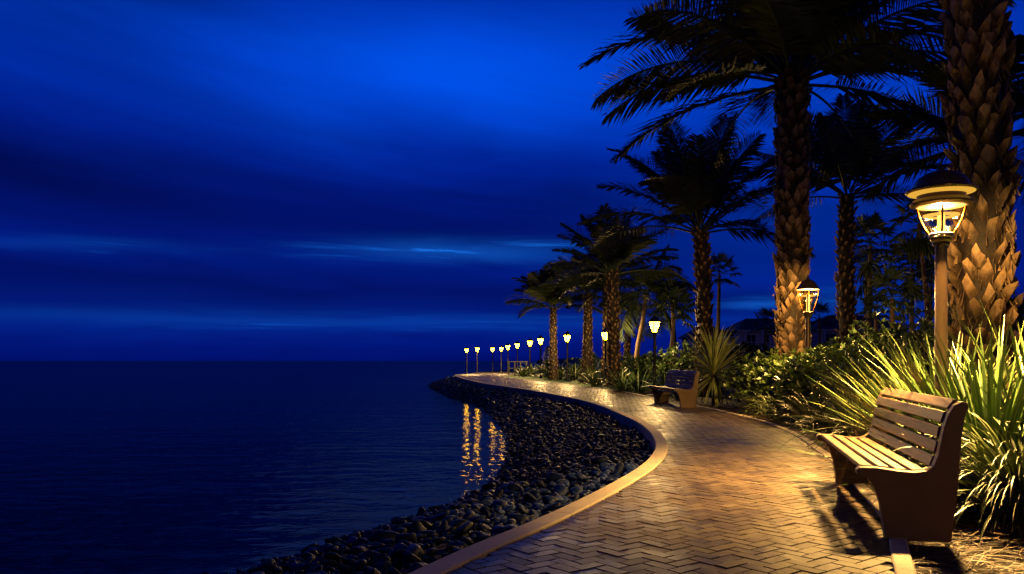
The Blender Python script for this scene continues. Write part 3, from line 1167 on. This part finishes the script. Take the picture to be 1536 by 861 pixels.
def date_palm(name, base, top, bend, r0, r1, boots, bsz, nfr, L, label, pairs=46, leaf=.42, wleaf=.032, seed=1, emin=-.35, emax=1.45, droop=(.65, 1.15), group='date palms along the path', extra=()):
    rg = random.Random(seed)
    root = empty(name, base)
    tag(root, label, 'palm tree', group)
    tx, ty, tz = top[0] - base[0], top[1] - base[1], top[2] - base[2]
    pts = bez((0, 0, -.1), (tx * .5 + bend[0], ty * .5 + bend[1], tz * .5), (tx, ty, tz), 22)
    trunk_mesh(pts, r0, r1, boots, *bsz, seed=seed, fibre=5 if base[1] < 20 else 0).build('trunk', M['trunk'], root, False, edge=True)
    mb = MB()
    for k in range(nfr):
        s = k / (nfr - 1)
        phi = k * 2.39996 + rg.uniform(-.2, .2)
        el = emin + (emax - emin) * (s ** .8) + rg.uniform(-.08, .08)
        hz = tz - .10 + .35 * s
        rr_ = r1 * (.75 - .5 * s)
        frond(mb, (tx + math.cos(phi) * rr_, ty + math.sin(phi) * rr_, hz), phi, el, L * rg.uniform(.88, 1.08) * (.82 + .18 * math.sin(math.pi * min(1, s + .3))),
              rg.uniform(*droop) * (1 - .35 * s), pairs, leaf, rg, wleaf)
    for phi, el, l_, dr_ in extra:
        frond(mb, (tx + math.cos(phi) * r1 * .6, ty + math.sin(phi) * r1 * .6, tz + .1), phi, el, l_, dr_, pairs, leaf, rg, wleaf)
    mb.build('crown', M['frond'], root, False)
    return root


def fan_palm(base, top, bend, r0, nfr, R_, label, seed=1, skirt=0):
    rg = random.Random(seed)
    root = empty('fan_palm', base)
    tag(root, label, 'palm tree', 'fan palms behind the gardens')
    tx, ty, tz = top[0] - base[0], top[1] - base[1], top[2] - base[2]
    mb = MB()
    pts = bez((0, 0, -.1), (tx * .5 + bend[0], ty * .5 + bend[1], tz * .55), (tx, ty, tz), 12)
    mb.tube(pts, [r0 * (1.25 - .45 * i / 12) for i in range(13)], 9)
    mb.build('trunk', M['old_trunk'], root)
    mb = MB()
    for k in range(nfr + skirt):
        s = k / max(nfr - 1, 1)
        phi = k * 2.39996 + rg.uniform(-.3, .3)
        el = -.6 + 1.9 * s + rg.uniform(-.1, .1) if k < nfr else rg.uniform(-1.5, -1.1)
        d_ = Vector((math.cos(phi) * math.cos(el), math.sin(phi) * math.cos(el), math.sin(el)))
        c0 = Vector((tx, ty, tz + (.15 * s if k < nfr else -.25 * rg.random())))
        c1 = c0 + d_ * R_ * .55
        mb.tube([c0, c0.lerp(c1, .5), c1], .012, 4, False)
        sd_ = d_.cross(Vector((0, 0, 1)))
        if sd_.length < .05: sd_ = Vector((1, 0, 0))
        sd_.normalize()
        up = sd_.cross(d_)
        nb_ = 17
        for j in range(nb_):
            a = (j - (nb_ - 1) / 2) / ((nb_ - 1) / 2) * 1.75
            ll = R_ * .62 * (1 - .12 * abs(a)) * rg.uniform(.85, 1.1)
            dr = (d_ * math.cos(a) + sd_ * math.sin(a) + up * .12 * math.cos(a * 2)).normalized()
            wv = (sd_ * math.cos(a) - d_ * math.sin(a)) * ll * .055 + up * (.02 if j % 2 else -.02)
            mid = c1 + dr * ll * .55
            tip = c1 + dr * ll + Vector((0, 0, -.30 * ll * rg.uniform(.5, 1.2)))
            mb.add([tuple(c1), tuple(mid + wv), tuple(tip), tuple(mid - wv)], [(0, 1, 2, 3)])
    mb.build('crown', M['fan'], root, False)
    return root


def px3(px, py, Y):
    return ((px - 768) * Y / F, Y, CAM_H + (541 - py) * Y / F)


def base3(px, Y):
    return ((px - 768) * Y / F, Y, 0.0)


BS = (.115, .15, .095)
date_palm('date_palm', base3(1484, 9.0), px3(1450, -330, 9.0), (.02, 0), .24, .225, 430, (.155, .22, .12), 30, 3.2,
          'massive palm trunk at the right edge behind the bright lamp, crown above the picture', pairs=50, leaf=.5, seed=3, emin=.25)
date_palm('date_palm', base3(1191, 17.0), px3(1189, 120, 17.0), (-.04, 0), .255, .28, 420, (.20, .23, .11), 44, 4.2,
          'tall thick date palm whose broad crown tops the picture behind the middle lamp', pairs=76, leaf=.76, wleaf=.050, seed=6, emin=-.02,
          extra=((math.pi * 1.02, .28, 4.4, 1.05), (math.pi * .97, .62, 4.6, 1.2), (.05, .35, 4.0, .95), (-.1, .6, 4.2, 1.2), (math.pi + .25, .05, 3.0, .8)))
date_palm('date_palm', base3(1056, 25.0), px3(1050, 345, 25.0), (.15, 0), .21, .21, 260, BS, 28, 4.1,
          'full crowned date palm behind the distant bench, trunk lit on its left side', pairs=66, leaf=.64, wleaf=.050, droop=(.5, 1.0), seed=9, emin=.22)
date_palm('date_palm', base3(1280, 24.0), px3(1271, 292, 24.0), (-.25, 0), .25, .20, 260, BS, 22, 3.2,
          'palm with slim lit trunk flaring at its foot right of the middle lamp', pairs=58, leaf=.6, wleaf=.056, droop=(.5, 1.0), seed=12, emin=.15)
date_palm('date_palm', base3(1490, 17.5), px3(1478, 210, 17.5), (.1, 0), .2, .2, 120, BS, 20, 2.7,
          'dark palm crown half hidden behind the massive trunk at the right edge', pairs=64, leaf=.6, wleaf=.056, seed=15, emin=-.3)
date_palm('date_palm', base3(921, 33.0), px3(918, 408, 33.0), (.05, 0), .22, .20, 240, BS, 30, 2.95,
          'date palm with wide dark crown in the middle of the far palm group', pairs=52, leaf=.6, wleaf=.062, droop=(.6, 1.1), seed=17, emin=.2)
date_palm('date_palm', base3(908, 38.0), px3(909, 430, 38.0), (.02, 0), .16, .14, 110, (.12, .16, .05), 26, 2.4,
          'slim dark palm directly behind the wide crowned far palm', pairs=36, leaf=.4, seed=18)
date_palm('date_palm', base3(831, 45.0), px3(830, 462, 45.0), (-.04, 0), .21, .18, 190, (.09, .12, .06), 30, 2.85,
          'outermost palm nearest the sea on the lawn', pairs=52, leaf=.58, wleaf=.068, droop=(.8, 1.3), seed=21, emin=.35)
date_palm('date_palm', base3(879, 40.0), px3(882, 442, 40.0), (.06, 0), .26, .19, 210, (.095, .13, .06), 26, 2.6,
          'palm with pale speckled trunk second from the sea', pairs=52, leaf=.52, wleaf=.066, droop=(.6, 1.0), seed=23, emin=.45)
date_palm('date_palm', base3(940, 47.0), px3(943, 474, 47.0), (-.05, 0), .19, .17, 150, (.12, .16, .05), 30, 1.6,
          'short palm with drooping fronds between thick trunk and curved palm', pairs=30, leaf=.42, wleaf=.05, seed=25, emin=-.8, emax=1.3)


def coco(seed=31):
    rg = random.Random(seed)
    b_ = base3(963, 36.0)
    tp = px3(969, 444, 36.0)
    root = empty('coconut_palm', b_)
    tag(root, 'slender palm with curved trunk and long arching yellow green fronds', 'palm tree')
    tx, tz = tp[0] - b_[0], tp[2]
    pts = [(.0, 0, -.1), (-.18, 0, .5), (-.24, 0, 1.1), (-.16, 0, 1.9), (.02, 0, 2.8), (tx, 0, tz)]
    c_ = catmull([p[::2] for p in pts], 5)
    mb = MB(); mb.tube([(p[0], 0, p[1]) for p in c_], [.14 - .05 * i / (len(c_) - 1) for i in range(len(c_))], 9)
    mb.build('trunk', M['old_trunk'], root)
    mb = MB()
    for k in range(20):
        s = k / 19
        frond(mb, (tx, 0, tz - .05 + .15 * s), k * 2.39996, -.4 + 1.75 * s, 2.5 * rg.uniform(.85, 1.1), rg.uniform(1.2, 1.8), 40, .62, rg, .055, vlift=-.15)
    frond(mb, (tx, 0, tz), .35, 1.25, 2.6, .3, 44, .55, rg, .06, vlift=-.1)
    frond(mb, (tx, 0, tz), .2, .8, 2.6, 1.5, 44, .6, rg, .06, vlift=-.1)
    mb.build('crown', M['fan'], root, False)


coco()
for (bp_, Yb, tp_, r_, n_, R_, lab, sd_, sk) in [
    (1003, 34, (1012, 470), .09, 16, 1.1, 'fan palm with leaning dark trunk left of the distant bench yucca', 41, 0),
    (1016, 35, (1008, 455), .09, 16, 1.05, 'fan palm crossing behind its leaning neighbour near the coconut palm', 42, 0),
    (1076, 42, (1079, 412), .10, 18, 1.15, 'fan palm on thin straight trunk right of the lit speckled trunk', 43, 0),
    (1302, 26, (1306, 368), .08, 20, 1.0, 'tall fan palm on thin trunk right of the slim flared palm', 44, 3),
    (1299, 30, (1299, 405), .07, 14, .8, 'lower fan palm half hidden behind the slim flared trunk', 45, 2),
    (1397, 22, (1378, 336), .07, 14, .75, 'fan palm with curved trunk and hanging brown skirt by the bright lamp', 46, 14),
    (1367, 24, (1368, 402), .07, 20, .95, 'fan palm with spread fronds left of the bright lamp post', 47, 2),
    (1341, 20, (1338, 448), .07, 18, .75, 'low fan palm above the bright flax left of the lamp post', 48, 0),
    (1314, 25, (1314, 470), .07, 14, .6, 'small fan palm in front of the wide house', 49, 0),
    (1428, 25, (1424, 388), .09, 18, .95, 'dark fan palm directly behind the bright lamp post', 50, 3),
    (1395, 28, (1395, 430), .09, 18, .9, 'dark fan palm low behind the curved fan palm', 51, 0),
    (1148, 90, (1149, 487), .14, 14, 2.0, 'distant palm silhouette above the roof of the left house', 52, 0),
    (1230, 85, (1229, 476), .14, 14, 1.7, 'distant palm silhouette beside the middle lamp', 53, 0),
]:
    fan_palm(base3(bp_, Yb), px3(*tp_, Yb), (.0, 0) if bp_ != 1397 else (.12, 0), r_, n_, R_, lab, sd_, sk)


# ------------------------------------------------------------------ plants
def strap(mb, base, phi, elev, L, droop, width, rg, nseg=7, twist=0.0, kink=0.0):
    """one strap leaf with a folded midrib"""
    p = Vector(base)
    st = L / nseg
    rows = []
    for i in range(nseg + 1):
        s = i / nseg
        e_ = elev - droop * s ** 1.5
        t_ = Vector((math.cos(phi) * math.cos(e_), math.sin(phi) * math.cos(e_), math.sin(e_)))
        sd_ = Vector((-math.sin(phi), math.cos(phi), 0))
        up = sd_.cross(t_) * -1
        a = twist * s
        sd2 = sd_ * math.cos(a) + up * math.sin(a)
        wd = width * (.55 + .9 * s - 1.45 * s * s) * .5 if s < 1 else .0006
        wd = width * .5 * min(1, .5 + 1.6 * s) * (1 - s ** 2.4) + .0006
        upn = t_.cross(sd2)
        rows.append((p - sd2 * wd + upn * wd * .35, p.copy(), p + sd2 * wd + upn * wd * .35))
        p = p + t_ * st
    vs = [tuple(x) for r_ in rows for x in r_]
    fs = []
    for i in range(nseg):
        a = i * 3
        fs += [(a, a + 1, a + 4, a + 3), (a + 1, a + 2, a + 5, a + 4)]
    mb.add(vs, fs, [1.0, 0.0, 1.0] * (nseg + 1))


def rosette(name, loc, n_, L, width, label, cat, mat, seed, emin=-.3, emax=1.45, droop=(.2, .8), stem=0.0, group=None, spread=.08, nseg=7, bias=.8):
    rg = random.Random(seed)
    mb = MB()
    for k in range(n_):
        s = k / max(n_ - 1, 1)
        phi = k * 2.39996 + rg.uniform(-.35, .35)
        el = emin + (emax - emin) * s ** bias + rg.uniform(-.12, .12)
        r_ = spread * rg.random() ** .5
        strap(mb, (math.cos(phi) * r_, math.sin(phi) * r_, stem * (.75 + .3 * s)), phi, el, L * rg.uniform(.7, 1.1), rg.uniform(*droop), width * rg.uniform(.75, 1.2), rg,
              nseg, rg.uniform(-.5, .5))
    o = mb.build(name, mat, edge=True, loc=loc)
    tag(o, label, cat, group)
    if stem > .15:
        mb = MB(); mb.tube([(0, 0, -.05), (.02, 0, stem * .5), (0, 0, stem)], [.07, .06, .06], 8)
        mb.build('stem', M['old_trunk'], o)
    return o


def shrub(loc, rx, ry, h, n_, leaf, label, mat, seed, group='shrubs in the planting bed', rosettes=True):
    rg = random.Random(seed)
    mb = MB()
    lob = [(rg.uniform(-.45, .45) * rx, rg.uniform(-.45, .45) * ry, rg.uniform(.45, .72) * h, rg.uniform(.45, .75)) for _ in range(9)]
    for k in range(n_):
        cx, cy_, cz, sc = lob[rg.randrange(9)]
        a, e_ = rg.uniform(0, 6.283), math.asin(rg.uniform(-.75, 1))
        rr_ = rg.uniform(.55, 1.05) ** .5
        d_ = Vector((math.cos(a) * math.cos(e_), math.sin(a) * math.cos(e_), math.sin(e_)))
        p = Vector((cx + d_.x * rx * sc * rr_, cy_ + d_.y * ry * sc * rr_, max(.04, cz + d_.z * h * .42 * rr_)))
        ax = (d_ + Vector((rg.uniform(-.4, .4), rg.uniform(-.4, .4), .55 + rg.uniform(-.2, .4)))).normalized()
        s1 = ax.cross(Vector((.3, .1, 1))).normalized()
        s2 = ax.cross(s1)
        m_ = rg.randint(5, 7)
        ph0 = rg.uniform(0, 6)
        for j in range(m_):
            t_ = ph0 + j * 2.4
            op = rg.uniform(.5, 1.0)
            dr = (ax * (1.15 - op * .5) + (s1 * math.cos(t_) + s2 * math.sin(t_)) * op).normalized()
            sw = dr.cross(ax)
            if sw.length < .01: continue
            sw.normalize()
            ll = leaf * rg.uniform(.7, 1.2)
            nn_ = sw.cross(dr)
            w_ = ll * .21
            q1 = p + dr * ll * .62
            vs = [tuple(p), tuple(q1 - sw * w_ + nn_ * w_ * .25), tuple(p + dr * ll), tuple(q1 + sw * w_ + nn_ * w_ * .25), tuple(q1)]
            mb.add(vs, [(0, 4, 1), (0, 3, 4), (1, 4, 2), (4, 3, 2)], [.5, 1, 1, 1, .3])
    o = mb.build('shrub', mat, smooth=False, edge=True, loc=loc)
    tag(o, label, 'shrub', group)
    mb = MB()
    for k in range(7):
        a = k * .9 + rg.random()
        mb.tube([(.05 * math.cos(a), .05 * math.sin(a), -.05), (.3 * rx * math.cos(a), .3 * ry * math.sin(a), h * .35), (.5 * rx * math.cos(a + .3), .5 * ry * math.sin(a + .3), h * .7)], [.02, .014, .006], 5)
    mb.build('branches', M['twig'], o)
    return o


FG = 'strap leaved plants in the bed'
rosette('flax_plant', (4.20, 7.7, 0), 300, 1.45, .052, 'bright yellow striped flax fanning out around the near lamp post', 'plant', M['flax'], 61, .5, 1.4, (.05, .6), group=FG, spread=.18)
rosette('flax_plant', (3.84, 6.38, .0), 260, 1.5, .044, 'dark upright flax at the right edge between bench and lamp', 'plant', M['dark_flax'], 62, .05, 1.45, (.1, .6), group=FG, spread=.14)
rosette('flax_plant', (4.55, 6.9, 0), 200, 1.6, .045, 'flax below the massive palm trunk at the right edge', 'plant', M['flax'], 63, .1, 1.4, (.1, .7), group=FG, spread=.15)
rosette('flax_plant', (4.22, 8.6, 0), 170, .95, .040, 'lower striped flax behind the far end of the bench', 'plant', M['flax'], 64, .55, 1.4, (.2, .7), group=FG, spread=.15)
rosette('lilyturf_clump', (3.50, 5.45, 0), 560, .98, .019, 'arching lilyturf clump at the right edge beside the bench end', 'plant', M['lily'], 65, .35, 1.5, (1.3, 2.4), group=FG, spread=.16, nseg=9)
rosette('lilyturf_clump', (3.50, 6.0, 0), 260, .46, .018, 'lilyturf clump close behind the back of the near bench', 'plant', M['lily'], 66, .3, 1.5, (1.2, 2.4), group=FG, spread=.14, nseg=8)
rosette('lilyturf_clump', (4.15, 5.35, 0), 340, .95, .019, 'lilyturf clump cut off by the right edge under the dark flax', 'plant', M['lily'], 67, .35, 1.5, (1.2, 2.3), group=FG, spread=.16, nseg=8)
rosette('flax_plant', (4.16, 9.7, 0), 90, 1.0, .035, 'spiky flax at the path edge beyond the far end of the near bench', 'plant', M['flax'], 68, -.5, 1.4, (.3, 1.1), stem=.35, group=FG)
rosette('flax_plant', (4.75, 10.9, 0), 70, .95, .035, 'loose spiky plant behind the flax at the path edge', 'plant', M['dark_flax'], 69, .1, 1.4, (.2, .9), group=FG)
rosette('yucca', (5.02, 19.8, 0), 220, 1.2, .065, 'large pale spiky yucca right of the distant bench', 'plant', M['yucca'], 70, -.9, 1.45, (.1, .7), stem=.85, group=FG)
rosette('yucca', (5.55, 18.6, 0), 70, .7, .05, 'small yucca at the foot of the large pale yucca', 'plant', M['flax'], 71, -.3, 1.4, (.3, .9), stem=.2, group=FG)
# straps along the kerb in front of the glossy shrubs
for k, (px, Y, L, lab) in enumerate([
    (1136, 16.4, .75, 'grassy tuft leftmost in front of the glossy shrubs'), (1163, 15.0, .75, 'grassy tuft beneath the glossy shrubs left of the middle lamp'),
    (1190, 14.2, .8, 'grassy tuft at the foot of the middle lamp'), (1222, 12.6, .8, 'grassy tuft in front of the shrubs right of the middle lamp'),
    (1252, 11.6, .75, 'grassy tuft between the shrubs and the spiky flax')]):
    rosette('grass_tuft', base3(px, Y), 130, L, .022, lab, 'plant', M['lily'], 80 + k, .2, 1.45, (1.0, 2.1), group=FG, spread=.16, nseg=7)
# glossy shrubs behind the middle of the path
for k, (px, Y, rx, h, lab) in enumerate([
    (1140, 17.6, .75, 1.15, 'glossy shrub leftmost of the row, right of the yucca'), (1166, 16.6, .75, 1.2, 'glossy shrub just left of the tallest palm trunk'),
    (1192, 15.9, .7, 1.15, 'glossy shrub hiding the foot of the tallest palm'), (1226, 14.3, .7, 1.15, 'glossy pale tipped shrub right of the middle lamp post'),
    (1252, 14.2, .7, 1.25, 'tallest glossy shrub of the row, right of the middle lamp'), (1276, 12.6, .65, 1.15, 'glossy shrub before the slim flared palm trunk'),
    (1205, 13.9, .55, .95, 'low glossy shrub directly in front of the middle lamp post')]):
    shrub(base3(px, Y), rx, rx * .9, h, 300, .125, lab, M['shrub'], 100 + k)
# darker bushes behind
for k, (px, Y, rx, h, lab) in enumerate([
    (1030, 28.0, 1.3, 1.5, 'dark bush behind the distant bench'), (1085, 26.5, 1.2, 1.45, 'dark bush behind the large yucca'),
    (1122, 24.0, 1.2, 1.4, 'dark bush below the small house'), (1230, 20.0, 1.2, 1.35, 'dark bush below the wide house'),
    (1300, 18.5, 1.2, 1.5, 'dark bush right of the slim flared palm foot'), (1345, 15.0, 1.3, 1.7, 'dark bush behind the bright flax'),
    (1400, 13.5, 1.3, 1.9, 'dark bush behind the near lamp post'), (1520, 12.0, 1.2, 2.0, 'dark bush at the right edge behind the massive trunk'),
    (985, 32.0, 1.3, 1.2, 'dark bush behind the lamp left of the bench'), (1445, 11.5, 1.0, 1.7, 'dark bush left of the massive palm trunk foot'),
    (950, 42.0, 1.8, 1.3, 'dark bush between the curved palm and the lamp'), (900, 50.0, 2.2, 1.2, 'dark bush behind the pale speckled trunk')]):
    shrub(base3(px, Y), rx, rx, h, 420, .17 if Y > 16 else .14, lab, M['deep_shrub'], 130 + k, 'dark bushes behind the beds')
# plants along the lawn
for k, (px, Y, n_, L, wd, lab) in enumerate([
    (935, 28.4, 90, 1.0, .045, 'dark flax by the path, leftmost of three near the distant bench'), (958, 27.6, 90, 1.1, .045, 'dark flax by the path, middle one of three near the distant bench'),
    (1000, 25.6, 80, .95, .045, 'dark flax by the path behind the distant bench seat'), (893, 33.6, 80, .9, .05, 'arching plant at the kerb below the lantern lamp'),
    (885, 38.5, 70, 1.2, .09, 'broad leaved plant at the foot of the pale speckled trunk'), (925, 34.5, 70, 1.3, .10, 'broad leaved plant right of the lamp by the thick trunk'),
    (862, 43.5, 70, 1.2, .09, 'broad leaved plant between two lit trunks'), (838, 46.5, 70, 1.3, .10, 'broad leaved plant at the foot of the outermost palm'),
    (818, 52.0, 70, 1.4, .12, 'broad leaved plant right of the lamp near the outermost palm'), (797, 56.5, 60, 1.3, .12, 'broad leaved plant right of the pale railing'), (784, 55.0, 45, .9, .10, 'low broad leaved plant in front of the pale railing'),
    (1020, 21.6, 60, .8, .035, 'small spiky plant behind the distant bench back')]):
    rosette('broad_plant' if wd > .08 else 'flax_plant', base3(px, Y), n_, L, wd, lab, 'plant', M['dark_flax'] if k < 3 else M['flax'] if wd < .08 else M['lily'], 160 + k, .0, 1.4, (.5, 1.6), group='plants along the lawn', spread=.2)


def cone_bush(px, Y, h, r_, lab, seed):
    rg = random.Random(seed)
    mb = MB()
    for k in range(900):
        s = rg.random()
        a = rg.uniform(0, 6.283)
        rr_ = r_ * math.sin(math.pi * (.12 + .84 * s)) ** .7 * rg.uniform(.75, 1.05)
        p = Vector((math.cos(a) * rr_, math.sin(a) * rr_, .15 + s * h))
        d_ = Vector((math.cos(a), math.sin(a), rg.uniform(.2, 1.2))).normalized() * .13
        sd_ = Vector((-math.sin(a), math.cos(a), 0)) * .035
        mb.add([tuple(p - sd_), tuple(p + sd_), tuple(p + d_)], [(0, 1, 2)], [1, 1, 0])
    o = mb.build('cypress_bush', M['deep_shrub'], smooth=False, edge=True, loc=base3(px, Y))
    tag(o, lab, 'shrub')
    mb = MB(); mb.tube([(0, 0, -.05), (0, 0, h * .6)], .04, 6); mb.build('trunk', M['twig'], o)


cone_bush(822, 47.5, 1.75, .28, 'dark rounded slim bush left of the outermost palm trunk', 201)
cone_bush(889, 42.0, 1.35, .32, 'dark pointed bush against the foot of the pale speckled trunk', 202)

# ------------------------------------------------------------------ pine straw on the beds
rg = random.Random(77)
mb = MB()


def straw(x, y, z, L, wd):
    a = rg.uniform(-.9, .9) if rg.random() < .7 else rg.uniform(0, 6.28)
    k_ = rg.uniform(-1.6, 1.6)
    p = Vector((x, y, z))
    e_ = rg.uniform(-.12, .22)
    vs = []
    for i in range(4):
        d_ = Vector((math.cos(a), math.sin(a), e_))
        sd_ = Vector((-math.sin(a), math.cos(a), rg.uniform(-.3, .3))) * wd
        vs += [tuple(p - sd_), tuple(p + sd_)]
        p = p + d_ * (L / 3)
        a += k_ / 3
        e_ -= .08
    mb.add(vs, [(0, 1, 3, 2), (2, 3, 5, 4), (4, 5, 7, 6)])


def right_edge(y):
    return float(np.interp(y, Rc[:170, 1], Rc[:170, 0]))


for k in range(1700):
    y = rg.uniform(3.4, 7.6)
    x = right_edge(y) + .08 + abs(rg.gauss(0, 1)) * .9
    straw(x, y, -.03 + rg.random() * .045, rg.uniform(.12, .34), rg.uniform(.0018, .0038))
for k in range(3800):
    y = rg.uniform(7.6, 21)
    x = right_edge(y) + .06 + abs(rg.gauss(0, 1)) * .7
    straw(x, y, -.03 + rg.random() * .05, rg.uniform(.12, .34), rg.uniform(.002, .006))
tag(mb.build('pine_straw', M['straw'], smooth=False), 'brown pine straw mulch covering the planting bed', 'mulch', kind='stuff')
